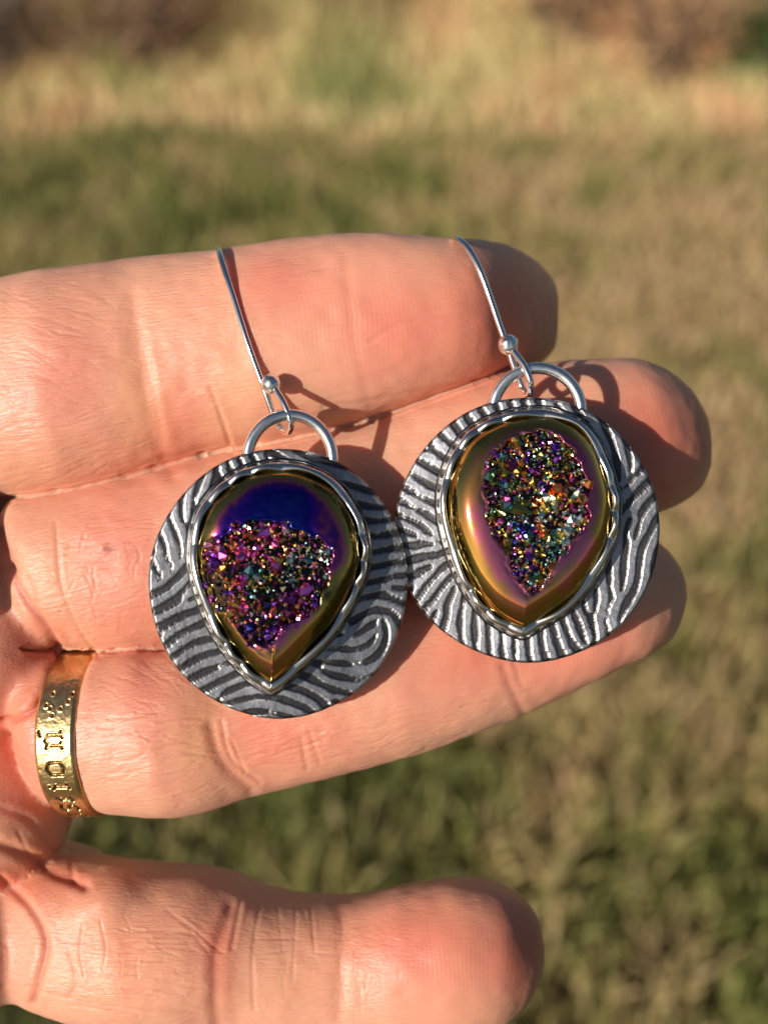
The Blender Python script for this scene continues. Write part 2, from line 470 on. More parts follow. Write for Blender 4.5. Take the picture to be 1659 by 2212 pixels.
def build_hand():
    G, lo, h = hand_grid()
    V, F = surface_nets(G, lo, h)
    V = smooth_verts(V, F, 3)
    nn = normals(V, F); px, py = unproject(V)
    see = (nn[:, 2] > -0.02) & (px > -60) & (px < 1580) & (py < 2290) & (py > 470)
    sel = see[F].all(1); Fb, F = F[~sel], F[sel]
    for _ in range(2):                       # finer mesh on the side turned to the light
        V, F = subdivide(V, F)
        e = np.sort(np.concatenate([F[:, [0, 1]], F[:, [1, 2]], F[:, [2, 3]], F[:, [3, 0]]]), 1)
        u_, c_ = np.unique(e[:, 0] * len(V) + e[:, 1], return_counts=True)
        edge = u_[c_ == 1]; fixed = np.ones(len(V), bool); fixed[np.unique(F)] = False
        fixed[edge // len(V)] = True; fixed[edge % len(V)] = True
        V2 = smooth_verts(V, F, 2); V = np.where(fixed[:, None], V, V2)
    nn = normals(V, np.concatenate([F, Fb]))
    px, py = unproject(V)
    vis = (nn[:, 2] > -0.1) & (px > -120) & (px < 1560) & (py < 2330) & (py > 450)
    ii = np.where(vis)[0]
    x, y = px[ii], py[ii]
    # which digit a point belongs to (used for the direction of the fine lines)
    dist = np.stack([f(V[:, 0], V[:, 1], V[:, 2]) for f in FINGERS], 1)
    own = dist.argmin(1); near = dist.min(1)
    disp = np.zeros(len(V))
    cre = np.zeros(len(V))
    dd = np.zeros(len(ii)); cc = np.zeros(len(ii))
    for pts, w, d in CREASES:
        pa = np.array(pts); wpx = w / K
        b = (x > pa[:, 0].min() - 3 * wpx) & (x < pa[:, 0].max() + 3 * wpx) & (y > pa[:, 1].min() - 3 * wpx) & (y < pa[:, 1].max() + 3 * wpx)
        j = np.where(b)[0]
        if not len(j): continue
        q = line_dist(pts if len(pts) < 3 else catmull(pts, 4), x[j], y[j]) / wpx
        g = np.exp(-(q * 1.5) ** 2)
        d = d * .6
        dd[j] -= d * g
        dd[j] += min(.2 * d, .035) * np.exp(-((q - 1.5) * 1.6) ** 2)
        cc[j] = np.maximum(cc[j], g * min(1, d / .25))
    two = np.sort(dist[:, :4], 1); gap = two[:, 1] - two[:, 0]
    fold = np.exp(-(gap / .22) ** 2) * (two[:, 1] < 2.5); wide = np.exp(-(gap / .9) ** 2) * (two[:, 1] < 2.5)
    fin = ~fixed
    disp[ii] = dd * smoothstep(0.0, .45, nn[ii, 2]); cre[ii] = cc
    disp -= (.75 * fold + .25 * wide) * (nn[:, 2] > -.2) * fin
    disp += 0.10 * vnoise(V / 3.2, 1) + 0.05 * vnoise(V / 1.3, 2)
    V = V + nn * disp[:, None]
    # flesh tones
    base = np.array(lin(226, 172, 143)); c = np.tile(base, (len(V), 1))
    def blob(cx, cy, rx, ry, rgb, w, rot=0):
        a = math.radians(rot); X, Y = px - cx, py - cy
        X, Y = X * math.cos(a) - Y * math.sin(a), X * math.sin(a) + Y * math.cos(a)
        g = np.exp(-((X / rx) ** 2 + (Y / ry) ** 2)) * w
        c[:] = c + (np.array(lin(*rgb)) - c) * g[:, None]
    red = (218, 118, 94); pink = (226, 142, 122); yel = (226, 176, 134)
    blob(860, 700, 160, 130, pink, .8); blob(620, 620, 150, 90, pink, .7); blob(1080, 690, 110, 160, red, .7)
    blob(370, 900, 90, 100, red, .5); blob(300, 860, 50, 140, yel, .8); blob(500, 830, 60, 170, yel, .45)
    blob(110, 820, 140, 160, pink, .55); blob(60, 1010, 140, 60, yel, .3)
    blob(260, 1180, 130, 150, pink, .7); blob(110, 1250, 60, 120, yel, .5); blob(300, 1330, 110, 50, red, .35)
    blob(300, 1500, 80, 110, pink, .6); blob(430, 1600, 60, 80, yel, .9); blob(620, 1560, 150, 90, red, .5); blob(560, 1560, 60, 100, red, .45)
    blob(1040, 1400, 170, 90, red, .5, 15); blob(1250, 1400, 200, 90, pink, .7); blob(1420, 960, 130, 160, red, .75)
    blob(950, 2050, 230, 140, red, .5); blob(880, 2040, 90, 60, (224, 126, 112), .35); blob(1120, 2060, 60, 120, (200, 110, 92), .7)
    blob(250, 2080, 130, 110, (232, 160, 122), .6); blob(470, 2060, 45, 110, red, .5); blob(620, 2120, 120, 90, yel, .35)
    blob(40, 1620, 120, 160, red, .6); blob(60, 1420, 100, 100, red, .5); blob(60, 1900, 150, 50, red, .7); blob(20, 2040, 70, 120, pink, .4)
    blob(60, 1850, 70, 60, yel, .5)
    spot = np.exp(-(((px - 233) / 14) ** 2 + ((py - 1186) / 9) ** 2)) * (vnoise(V / .5, 9) * .5 + .6)
    c = c + (np.array(lin(150, 72, 46)) - c) * np.clip(spot, 0, .8)[:, None]
    c = c * (1 - 0.30 * cre[:, None] * np.array([.35, .9, .9]))  # creases toned darker and redder
    mott = vnoise(V / 2.6, 5) * .6 + vnoise(V / 1.1, 6) * .4
    mott2 = vnoise(V / 5.5, 15)
    c = c * (1 + mott[:, None] * np.array([.03, .08, .07]) + mott2[:, None] * np.array([.02, .07, .07]))
    lum = c @ np.array([.3, .6, .1]); c = np.clip(c, .01, .9) * np.array([.93, .865, .865])
    F = np.concatenate([F, Fb])
    o = mesh_obj('hand', V, F, None, None, True, True, 0.001)
    set_color(o, 'tone', c)
    # coordinates along and across each digit for the skin lines
    uv = np.zeros((len(V), 3), np.float32)
    for k, f in enumerate(FINGERS):
        m = own == k
        u, v = f.uv(V[m, 0], V[m, 1]); uv[m, 0] = u; uv[m, 1] = v; uv[m, 2] = V[m, 2]
    a = o.data.attributes.new('along', 'FLOAT_VECTOR', 'POINT'); a.data.foreach_set('vector', uv.ravel())
    pad = np.zeros(len(V))
    for cx, cy, rx, ry in ((780, 700, 260, 150), (1010, 2080, 160, 120), (1250, 1400, 170, 120), (1400, 900, 150, 130)):
        pad = np.maximum(pad, np.exp(-((px - cx) / rx) ** 2 - ((py - cy) / ry) ** 2))
    set_float(o, 'pad', pad)
    return o

m_skin, nt, B = nodemat('skin')
at = N(nt, 'ShaderNodeAttribute', attribute_name='tone')
al = N(nt, 'ShaderNodeAttribute', attribute_name='along')
pd = N(nt, 'ShaderNodeAttribute', attribute_name='pad')
def stretched(sx, sy, sz, scale, detail, w=0):
    mp = N(nt, 'ShaderNodeMapping'); mp.inputs['Scale'].default_value = (sx, sy, sz)
    nt.links.new(al.outputs['Vector'], mp.inputs[0])
    nz = N(nt, 'ShaderNodeTexNoise'); nz.inputs['Scale'].default_value = scale; nz.inputs['Detail'].default_value = detail
    nz.inputs['Distortion'].default_value = w
    nt.links.new(mp.outputs[0], nz.inputs[0])
    return nz
n1 = stretched(.16, 1.7, 1.7, 2.4, 4, .7)        # long lines down the digit
n2 = stretched(1, 1, 1, 5.5, 3)                # grain of the skin
w1 = N(nt, 'ShaderNodeTexWave'); w1.inputs['Scale'].default_value = .68; w1.inputs['Distortion'].default_value = 14; w1.inputs['Detail'].default_value = 1; w1.inputs['Detail Scale'].default_value = .16
nt.links.new(al.outputs['Vector'], w1.inputs[0])
vo = N(nt, 'ShaderNodeTexVoronoi', feature='DISTANCE_TO_EDGE'); vo.inputs['Scale'].default_value = 1.5
mpv = N(nt, 'ShaderNodeMapping'); mpv.inputs['Scale'].default_value = (.55, 1.2, 1); nt.links.new(al.outputs['Vector'], mpv.inputs[0]); nt.links.new(mpv.outputs[0], vo.inputs[0])
mr = N(nt, 'ShaderNodeMapRange'); mr.inputs[2].default_value = .22; nt.links.new(vo.outputs[0], mr.inputs[0])
def math_n(op, a, b):
    m = N(nt, 'ShaderNodeMath', operation=op)
    for i, q in enumerate((a, b)):
        if isinstance(q, (int, float)): m.inputs[i].default_value = q
        else: nt.links.new(q, m.inputs[i])
    return m.outputs[0]
inv = math_n('SUBTRACT', 1.0, pd.outputs['Fac'])
hgt = math_n('ADD', math_n('MULTIPLY', math_n('MULTIPLY', n1.outputs[0], 1.0), math_n('ADD', math_n('MULTIPLY', inv, .8), .2)),
             math_n('ADD', math_n('MULTIPLY', n2.outputs[0], .12),
             math_n('ADD', math_n('MULTIPLY', math_n('MULTIPLY', w1.outputs[1], pd.outputs['Fac']), .09), math_n('MULTIPLY', mr.outputs[0], math_n('MULTIPLY', inv, .16)))))
bp = N(nt, 'ShaderNodeBump'); bp.inputs['Strength'].default_value = .8; bp.inputs['Distance'].default_value = .00011
nt.links.new(hgt, bp.inputs['Height'])
nt.links.new(bp.outputs[0], B.inputs['Normal'])
nt.links.new(at.outputs[0], B.inputs['Base Color'])
B.inputs['Subsurface Weight'].default_value = 1.0
B.inputs['Subsurface Radius'].default_value = (1.0, .29, .15)
B.inputs['Subsurface Scale'].default_value = .0012
B.inputs['Roughness'].default_value = .42
B.inputs['Specular IOR Level'].default_value = .62
B.inputs['IOR'].default_value = 1.42

hand = build_hand()
hand.data.materials.append(m_skin)
tag(hand, 'open left hand held palm up with four fingers across the picture carrying the earrings', 'hand')

# ------------------------------------------------------------------ metals
def metal(name, rgb, rough, attr=None, noise=(1500, .04), bump=0):
    m, nt, B = nodemat(name)
    B.inputs['Metallic'].default_value = 1
    B.inputs['Base Color'].default_value = (*rgb, 1)
    tc = N(nt, 'ShaderNodeTexCoord')
    nz = N(nt, 'ShaderNodeTexNoise'); nz.inputs['Scale'].default_value = noise[0]; nz.inputs['Detail'].default_value = 4
    nt.links.new(tc.outputs['Object'], nz.inputs[0])
    r = N(nt, 'ShaderNodeMapRange'); r.inputs[3].default_value = rough - noise[1]; r.inputs[4].default_value = rough + noise[1]
    nt.links.new(nz.outputs[0], r.inputs[0]); nt.links.new(r.outputs[0], B.inputs['Roughness'])
    if attr:
        a = N(nt, 'ShaderNodeAttribute', attribute_name=attr)
        nt.links.new(a.outputs[0], B.inputs['Base Color'])
    if bump:
        bp = N(nt, 'ShaderNodeBump'); bp.inputs['Distance'].default_value = bump; bp.inputs['Strength'].default_value = .6
        nt.links.new(nz.outputs[0], bp.inputs['Height']); nt.links.new(bp.outputs[0], B.inputs['Normal'])
    return m
m_silver = metal('polished_silver', (.90, .89, .87), .27, noise=(900, .07), bump=.00004)
m_wire = metal('bright_silver_wire', (.93, .90, .87), .12, noise=(700, .04))
m_oxid = metal('oxidised_silver', (.3, .3, .32), .46, 'tone', (2600, .10), .00005)
m_bezel = metal('bezel_silver', (.8, .8, .8), .19, 'tone', (700, .06), .00006)
m_gold = metal('worn_gold', (.85, .6, .3), .30, 'tone', (1300, .08), .00007)
m_stone = metal('rainbow_coating', (.8, .4, .2), .065, 'tone', (500, .03), .00002)
m_cry = metal('rainbow_crystal', (.8, .4, .2), .26, 'tone', (500, .02))

def tube(name, path, r, mat, parent, nseg=12, scale=.001, rfun=None):
    path = np.asarray(path, float); n = len(path)
    T = np.gradient(path, axis=0); T /= np.linalg.norm(T, axis=1, keepdims=True) + 1e-12
    up = np.array([.31, .2, .93]); V = []; prev = None
    for i in range(n):
        a = np.cross(T[i], up if prev is None else prev); 
        if prev is None:
            a /= np.linalg.norm(a); b = np.cross(a, T[i])
        else:
            b = prev - T[i] * (prev @ T[i]); b /= np.linalg.norm(b); a = np.cross(T[i], b)
        prev = b
        rad = r if rfun is None else r * rfun(i / (n - 1))
        for k in range(nseg):
            t = 2 * math.pi * k / nseg
            V.append(path[i] + rad * (math.cos(t) * a + math.sin(t) * b))
    F = [[i * nseg + k, i * nseg + (k + 1) % nseg, (i + 1) * nseg + (k + 1) % nseg, (i + 1) * nseg + k] for i in range(n - 1) for k in range(nseg)]
    F.append(list(range(nseg))[::-1]); F.append([(n - 1) * nseg + k for k in range(nseg)])
    return mesh_obj(name, V, F, mat, parent, True, False, scale)

# ------------------------------------------------------------------ earrings
def ridge_field(R, ctrl, period, seed, h=.11):
    """raised winding ridges that follow a flow of directions (pressed pattern in sheet metal)"""
    n = int(2 * R / h) + 9; ax = (np.arange(n) - (n - 1) / 2) * h
    X, Y = np.meshgrid(ax, ax, indexing='ij')
    c2 = np.zeros_like(X); s2 = np.zeros_like(X)
    for cx, cy, a in ctrl:
        w = 1 / (((X - cx) ** 2 + (Y - cy) ** 2) + .8) ** 1.6
        c2 += w * math.cos(2 * math.radians(a)); s2 += w * math.sin(2 * math.radians(a))
    th = .5 * np.arctan2(s2, c2)
    g = np.random.default_rng(seed); I = g.standard_normal(X.shape)
    ca, sa = np.cos(th), np.sin(th); ii, jj = np.meshgrid(np.arange(n), np.arange(n), indexing='ij')
    def samp(I, dx, dy):
        u = np.clip(ii + dx / h, 0, n - 1.001); v = np.clip(jj + dy / h, 0, n - 1.001)
        a = u.astype(int); b = v.astype(int); fu = u - a; fv = v - b
        return (I[a, b] * (1 - fu) * (1 - fv) + I[a + 1, b] * fu * (1 - fv) + I[a, b + 1] * (1 - fu) * fv + I[a + 1, b + 1] * fu * fv)
    for it in range(34):
        if it % 2 == 0:
            J = 0
            for k in range(-3, 4):
                J = J + math.exp(-(k / 2.0) ** 2) * samp(I, ca * k * h * 2.1, sa * k * h * 2.1)
            I = J
        else:
            J = 0
            for k in range(-7, 8):
                t = k * h * 1.0
                wgt = math.cos(2 * math.pi * t / period) * math.exp(-(t / (period * .55)) ** 2)
                J = J + wgt * samp(I, -sa * t, ca * t)
            I = np.tanh(J / (np.std(J) + 1e-9) * 1.2)
    return ax, I

def oct_sample(ax, I, x, y):
    h = ax[1] - ax[0]
    u = np.clip((x - ax[0]) / h, 0, len(ax) - 1.001); v = np.clip((y - ax[0]) / h, 0, len(ax) - 1.001)
    a = u.astype(int); b = v.astype(int); fu = u - a; fv = v - b
    return (I[a, b] * (1 - fu) * (1 - fv) + I[a + 1, b] * fu * (1 - fv) + I[a, b + 1] * (1 - fu) * fv + I[a + 1, b + 1] * fu * fv)

def interp_ramp(t, stops):
    ts = [s[0] for s in stops]; cs = np.array([lin(*s[1]) for s in stops])
    return np.stack([np.interp(t, ts, cs[:, k]) for k in range(3)], -1)

CRYSTAL_COLS = {
    'magenta': (232, 120, 200), 'violet': (140, 80, 200), 'gold': (226, 190, 100), 'orange': (240, 160, 110), 'pink': (245, 160, 190),
    'dark': (60, 58, 50), 'teal': (112, 160, 160), 'blue': (70, 76, 170), 'olive': (160, 155, 90), 'pale': (215, 232, 226), 'plum': (130, 62, 110)}
CRYSTAL_MAT = {}
for k, v in CRYSTAL_COLS.items():
    CRYSTAL_MAT[k] = metal('crystal_' + k, lin(*v), .2, None, (500, .03))

def crystal_geo(r, l):
    V = [(r * math.cos(t), r * math.sin(t), -l) for t in [math.pi / 3 * k for k in range(6)]]
    V += [(r * math.cos(t), r * math.sin(t), l * .35) for t in [math.pi / 3 * k for k in range(6)]]
    tr = r * .16
    V += [(tr * math.cos(t) * (1.8 if k % 2 else 1), tr * math.sin(t), l * .35 + r * .95) for k, t in enumerate([math.pi / 3 * k for k in range(6)])]
    F = [[k, (k + 1) % 6, 6 + (k + 1) % 6, 6 + k] for k in range(6)]
    F += [[6 + k, 6 + (k + 1) % 6, 12 + (k + 1) % 6, 12 + k] for k in range(6)]
    F += [[12, 13, 14, 15, 16, 17]]
    return V, F
CRYSTAL_MESH = {}

def make_earring(spec):
    s = spec
    c = P(s['c'][0], s['c'][1], s['z'])
    R = 12.65
    root = bpy.data.objects.new('drop_earring', None); col.objects.link(root)
    root.empty_display_size = .01
    rot = Euler([math.radians(a) for a in s['tilt']]).to_matrix().to_4x4() @ Matrix.Diagonal((s['oval'], 1, 1, 1))
    root.matrix_world = FRAME @ Matrix.Translation(Vector(c) * .001) @ rot
    bpy.context.view_layer.update()
    rinv = rot.inverted()
    def loc(px, py):                       # outline point on the disc plane
        return np.array([(px - s['c'][0]) / s['half'][0] * R, (s['c'][1] - py) / s['half'][1] * R])
    def to_local(v):
        q = rinv @ Vector((v[0] - c[0], v[1] - c[1], v[2] - c[2])); return np.array(q)
    # ---- disc with pressed ridges
    ctrl = [(*loc(a, b), ang) for a, b, ang in s['flow']]
    ax, I = ridge_field(R, ctrl, s['period'], s['seed'])
    nr, na = 110, 560
    # denser rings where the ridges show, a finished rim
    rad = np.concatenate([np.linspace(0, 4.5, 12)[:-1], np.linspace(4.5, R - .05, nr), [R]])
    ang = np.arange(na) * 2 * math.pi / na
    RR, AA = np.meshgrid(rad, ang, indexing='ij')
    wob = 1 + .004 * np.sin(3 * AA + s['seed']) + .003 * np.sin(7 * AA)
    X, Y = RR * np.cos(AA) * wob, RR * np.sin(AA) * wob
    f = oct_sample(ax, I, X, Y)
    pn = np.stack([X.ravel() * 1.1, Y.ravel() * 1.1, np.zeros(X.size)], 1)
    f = f + .26 * vnoise(pn * 3.0, 3).reshape(X.shape) + .70 * vnoise(pn * .6, 5).reshape(X.shape) + .12 * vnoise(pn * 7, 6).reshape(X.shape)
    e = smoothstep(-.46, -.18, f)
    rimf = smoothstep(R, R - .25, RR)
    Zt = .45 + .155 * e + .02 * vnoise(pn * .35, 8).reshape(X.shape) - .25 * (1 - rimf)
    Zt += .012 * vnoise(pn * 1.4, 12).reshape(X.shape) * e
    grain = vnoise(pn * 8, 4).reshape(X.shape)
    sa_ = math.radians(s['seed'] * 7); pq = pn.copy(); pq[:, 0], pq[:, 1] = (pn[:, 0] * math.cos(sa_) + pn[:, 1] * math.sin(sa_)) * .5, (-pn[:, 0] * math.sin(sa_) + pn[:, 1] * math.cos(sa_)) * 9
    scr = vnoise(pq @ np.linalg.inv(_NR), 71).reshape(X.shape)
    topc = np.array(lin(174, 174, 178)); low = np.array(lin(86, 84, 86))
    tone = low + (topc - low) * (e ** 1.6)[..., None] * (1 + .14 * grain + .22 * scr)[..., None]
    worn = np.exp(-((f + .36) / .11) ** 2) * (.5 + .5 * vnoise(pn * .9, 77).reshape(X.shape))
    tone = tone + (np.array(lin(236, 232, 224)) - tone) * np.clip(worn, 0, .85)[..., None]
    tone = tone * (.84 + .26 * vnoise(pn * .45, 21).reshape(X.shape) + .45 * smoothstep(.15, .7, vnoise(pn * .32, 88).reshape(X.shape)) * e)[..., None]
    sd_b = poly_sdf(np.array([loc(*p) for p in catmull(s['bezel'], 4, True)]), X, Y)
    tone = tone * (.45 + .55 * smoothstep(.1, 1.0, sd_b))[..., None]      # disc tone darker close round the setting
    V = [np.stack([X.ravel(), Y.ravel(), Zt.ravel()], 1)]
    nt_ = X.size
    idx = np.arange(nt_).reshape(X.shape)
    F = []
    a0 = idx[:-1]; a1 = idx[1:]
    F.append(np.stack([a0.ravel(), a1.ravel(), np.roll(a1, -1, 1).ravel(), np.roll(a0, -1, 1).ravel()], 1))
    # side and back
    Xb = np.stack([X[-1], X[-1] * .6, X[-1] * .01]); Yb = np.stack([Y[-1], Y[-1] * .6, Y[-1] * .01])
    V.append(np.stack([Xb.ravel(), Yb.ravel(), np.full(Xb.size, 0.0)], 1))
    ib = nt_ + np.arange(Xb.size).reshape(Xb.shape)
    for p, q in ((idx[-1], ib[0]), (ib[0], ib[1]), (ib[1], ib[2])):
        F.append(np.stack([p, q, np.roll(q, -1), np.roll(p, -1)], 1))
    V = np.concatenate(V); F = np.concatenate(F)
    F = F[(np.diff(np.sort(F, 1), axis=1) > 0).all(1)]
    disc = mesh_obj('disc', V, F, m_oxid, root, True, False, .001)
    set_color(disc, 'tone', np.concatenate([tone.reshape(-1, 3), np.tile(topc * .8, (Xb.size, 1))]))
    # ---- bezel wall with scalloped lip
    out = catmull([loc(*p) for p in s['bezel']], 14, True)
    seg = np.linalg.norm(np.roll(out, -1, 0) - out, axis=1); cum = np.concatenate([[0], np.cumsum(seg)]); L = cum[-1]
    nb = 420; sv = np.arange(nb) / nb * L
    ox = np.interp(sv, cum, np.append(out[:, 0], out[0, 0])); oy = np.interp(sv, cum, np.append(out[:, 1], out[0, 1]))
    O = np.stack([ox, oy], 1)
    tg = np.roll(O, -1, 0) - np.roll(O, 1, 0); tg /= np.linalg.norm(tg, axis=1, keepdims=True)
    nrm = np.stack([tg[:, 1], -tg[:, 0]], 1)
    if (nrm * (O - O.mean(0))).sum() < 0: nrm = -nrm
    phs = 2 * math.pi * sv / L * s['scallops']
    wv = (.75 + .25 * np.sin(phs * .37)) * np.abs(np.cos(.5 * phs + 1.5 * np.sin(2 * math.pi * sv / L * 3 + s['seed'])))
    wv2 = .5 + .5 * np.sin(phs + 2.2 * np.sin(2 * math.pi * sv / L * 3 + s['seed']))
    prof = []    # (offset outward, z) for each ring of the wall
    Hb = s['bh'] + .42 * wv
    def lay(off, z):
        return np.concatenate([O + nrm * off[:, None], z[:, None]], 1)
    one = np.ones(nb)
    wt = np.exp(-(np.hypot(*(O - O[O[:, 1].argmin()]).T) / 1.3) ** 2)
    lean = -.14 - .30 * (1 - wv) - .22 * wt
    rings = [lay(one * .86, one * .66), lay(one * .66, one * .78), lay(.50 + .12 * wt, one * 1.2), lay(.36 - .04 * wv2 + .12 * wt, Hb * .7), lay(.34 - .10 * wv2, Hb * .86),
             lay(.24 - .10 * (1 - wv), Hb * .97), lay(lean * .5, Hb + .03), lay(lean - .02, Hb + .01), lay(lean - .12, Hb - .08), lay(lean * .6 - .26, Hb * .5 + .5 * s['rim_z']), lay(one * -.52, one * s['rim_z'])]
    Vb = np.concatenate(rings); ir = np.arange(len(Vb)).reshape(len(rings), nb)
    Fb = np.concatenate([np.stack([ir[k], np.roll(ir[k], -1), np.roll(ir[k + 1], -1), ir[k + 1]], 1) for k in range(len(rings) - 1)])
    bez = mesh_obj('bezel', Vb, Fb, m_bezel, root, True, False, .001)
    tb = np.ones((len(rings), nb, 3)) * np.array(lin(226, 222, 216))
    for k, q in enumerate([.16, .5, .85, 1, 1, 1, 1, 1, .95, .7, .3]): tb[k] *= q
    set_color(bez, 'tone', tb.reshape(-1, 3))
    # ---- stone dome
    rim = O + nrm * (-.34)
    cen = np.array([rim[:, 0].mean(), rim[:, 1].mean()])
    rho = np.linspace(0, 1, 84) ** .85
    nsa = nb // 2
    Rm = rim[::2]
    SX = cen[0] + rho[:, None] * (Rm[:, 0] - cen[0])[None]; SY = cen[1] + rho[:, None] * (Rm[:, 1] - cen[1])[None]
    sdo = poly_sdf(rim[::6], SX, SY)
    dep = np.clip(-sdo, 0, None)
    def dome(d, rr_):
        return s['rim_z'] + s['dome'] * (.62 * np.sqrt(np.clip(1 - rr_ ** 4, 0, 1)) + .38 * (1 - np.exp(-d / .85)))
    pk = catmull([loc(*p) for p in s['pocket']], 4, True)
    g = np.random.default_rng(s['seed'])
    pn = np.stack([SX.ravel(), SY.ravel(), np.zeros(SX.size)], 1)
    sp = poly_sdf(pk, SX, SY) + .38 * vnoise(pn * 1.3, 31).reshape(SX.shape) + .18 * vnoise(pn * 3.3, 32).reshape(SX.shape)
    RH = np.repeat(rho[:, None], Rm.shape[0], 1)
    SZ = dome(dep, RH) - .55 * smoothstep(.15, -.5, sp) + .012 * vnoise(pn * .8, 33).reshape(SX.shape)
    sm_ = sum(np.roll(SZ, k, 1) * math.exp(-(k / 7) ** 2) for k in range(-14, 15)) / sum(math.exp(-(k / 7) ** 2) for k in range(-14, 15))
    SZ = SZ + (sm_ - SZ) * (1 - RH ** 14) * smoothstep(.1, .5, sp)
    # thickness of the coating decides its colour
    tfilm = s['film'](SX, SY, dep, sp, vnoise(pn * .55, 35).reshape(SX.shape), vnoise(pn * 2.2, 36).reshape(SX.shape))
    tc = interp_ramp(tfilm, [(0, (100, 90, 50)), (.18, (190, 160, 84)), (.34, (204, 146, 84)), (.46, (240, 128, 146)), (.53, (222, 100, 140)), (.62, (150, 62, 140)), (.75, (100, 52, 184)), (.9, (48, 44, 160)), (1.1, (56, 90, 160))])
    inp = smoothstep(.1, -.2, sp)[..., None]
    tc = tc * (1 - inp) + np.array(lin(66, 54, 50)) * inp
    iS = np.arange(SX.size).reshape(SX.shape)
    Fs = np.concatenate([np.stack([iS[k], iS[k + 1], np.roll(iS[k + 1], -1), np.roll(iS[k], -1)], 1) for k in range(1, len(rho) - 1)])
    nS = SX.size; Fc = np.stack([np.full(nsa, 0), iS[1], np.roll(iS[1], -1)], 1)
    Vs = np.stack([SX.ravel(), SY.ravel(), SZ.ravel()], 1)
    Vs = Vs.copy()
    stone = mesh_obj('gemstone', Vs, [list(map(int, q)) for q in Fs] + [list(map(int, q)) for q in Fc], m_stone, root, True, False, .001)
    set_color(stone, 'tone', tc.reshape(-1, 3))
    # flip so outward faces look up
    # ---- crystals
    bb0, bb1 = pk.min(0), pk.max(0)
    def surf(x, y):
        x = np.atleast_1d(x); y = np.atleast_1d(y)
        d = np.clip(-poly_sdf(rim[::6], x, y), 0, None)
        # radial fraction
        a = np.arctan2(y - cen[1], x - cen[0]); ra = np.arctan2(Rm[:, 1] - cen[1], Rm[:, 0] - cen[0]); o_ = np.argsort(ra)
        rm = np.interp(a, ra[o_], np.hypot(*(Rm - cen).T)[o_], period=2 * math.pi)
        return dome(d, np.clip(np.hypot(x - cen[0], y - cen[1]) / rm, 0, 1)) - .55
    def scatter(n, mind, edge):
        pts = []; 
        while len(pts) < n:
            q = g.uniform(bb0, bb1, (400, 2))
            ok = poly_sdf(pk, q[:, 0], q[:, 1]) + .25 * vnoise(np.c_[q * 1.3, np.zeros(400)], 31) < edge
            for z in q[ok]:
                if mind == 0 or all((z[0] - w[0]) ** 2 + (z[1] - w[1]) ** 2 > mind ** 2 for w in pts):
                    pts.append(z)
                    if len(pts) >= n: break
            mind *= .93
        return np.array(pts)
    zl = s['zones']
    def zone(x, y):
        wts = np.array([math.exp(-((x - a) ** 2 + (y - b) ** 2) / r_ ** 2) for a, b, r_, _ in zl]); wts /= wts.sum()
        return g.choice(zl[g.choice(len(zl), p=wts)][3])
    big = scatter(s['nbig'], .55, -.05)
    bz = surf(big[:, 0], big[:, 1])
    names = list(CRYSTAL_COLS)
    pw = np.array(s['pal'] + [1, 1], float); pw /= pw.sum()
    teal = np.exp(-((big[:, 0] - s['tealc'][0]) ** 2 / 7 + (big[:, 1] - s['tealc'][1]) ** 2 / 2.2))
    for i, (q, z) in enumerate(zip(big, bz)):
        cn = zone(q[0], q[1])
        var = int(g.integers(3)); key = (cn, var)
        if key not in CRYSTAL_MESH:
            Vc, Fc_ = crystal_geo(1.0, 1.0 + .35 * var)
            me = bpy.data.meshes.new('crystal'); me.from_pydata([tuple(.001 * w for w in v) for v in Vc], [], Fc_); me.materials.append(CRYSTAL_MAT[cn])
            CRYSTAL_MESH[key] = me
        o = bpy.data.objects.new('crystal', CRYSTAL_MESH[key]); col.objects.link(o); o.parent = stone
        r = float(np.clip(g.lognormal(math.log(.31), .38), .16, .6))
        tl = g.normal(0, .42, 2)
        o.location = (q[0] * .001, q[1] * .001, (z + .10 + g.uniform(-.08, .12)) * .001)
        o.rotation_euler = (tl[0], tl[1], g.uniform(0, 6.28)); o.scale = (r, r, r)
    # the finest crystals: one crust
    fine = scatter(s['nfine'], 0, .16); fz = surf(fine[:, 0], fine[:, 1])
    fo = -poly_sdf(pk, fine[:, 0], fine[:, 1])
    VV, FF, CC = [], [], []
    Vc, Fc_ = crystal_geo(1, 1.1); Vc = np.array(Vc)
    for i, (q, z) in enumerate(zip(fine, fz)):
        r = g.uniform(.075, .19)
        M = np.array(Euler((g.normal(0, .55), g.normal(0, .55), g.uniform(0, 6.28))).to_matrix())
        zz = z + g.uniform(-.1, .12) + (.42 * smoothstep(.25, -.15, np.array([fo[i]]))[0])
        b = len(VV) * len(Vc)
        VV.append((Vc * r) @ M.T + np.array([q[0], q[1], zz]))
        FF += [[b + k for k in f_] for f_ in Fc_]
        u = g.random(); dn = math.exp(-((q[0] - s['tealc'][0]) ** 2 / 8 + (q[1] - s['tealc'][1]) ** 2 / 3))
        cn = zone(q[0], q[1])
        if u < .4: cn = ['teal', 'olive', 'dark', 'gold', 'pale'][g.integers(5)]
        CC.append(np.tile(np.array(lin(*CRYSTAL_COLS[cn])) * g.uniform(.55, 1.1), (len(Vc), 1)))
    crust = mesh_obj('fine_crystals', np.concatenate(VV), FF, m_cry, stone, False, False, .001)
    set_color(crust, 'tone', np.concatenate(CC)); crust['kind'] = 'stuff'
    # ---- bail ring soldered behind the disc
    bc = s['bail']; rb = bc[2] * .0441
    cc = to_local(P(bc[0], bc[1], s['z'] + .1)); cc[2] = -.25
    aa = np.linspace(-.35, math.pi + .35, 64)
    path = np.stack([cc[0] + rb * np.cos(aa), cc[1] + rb * np.sin(aa), cc[2] + .15 * np.sin(aa)], 1)
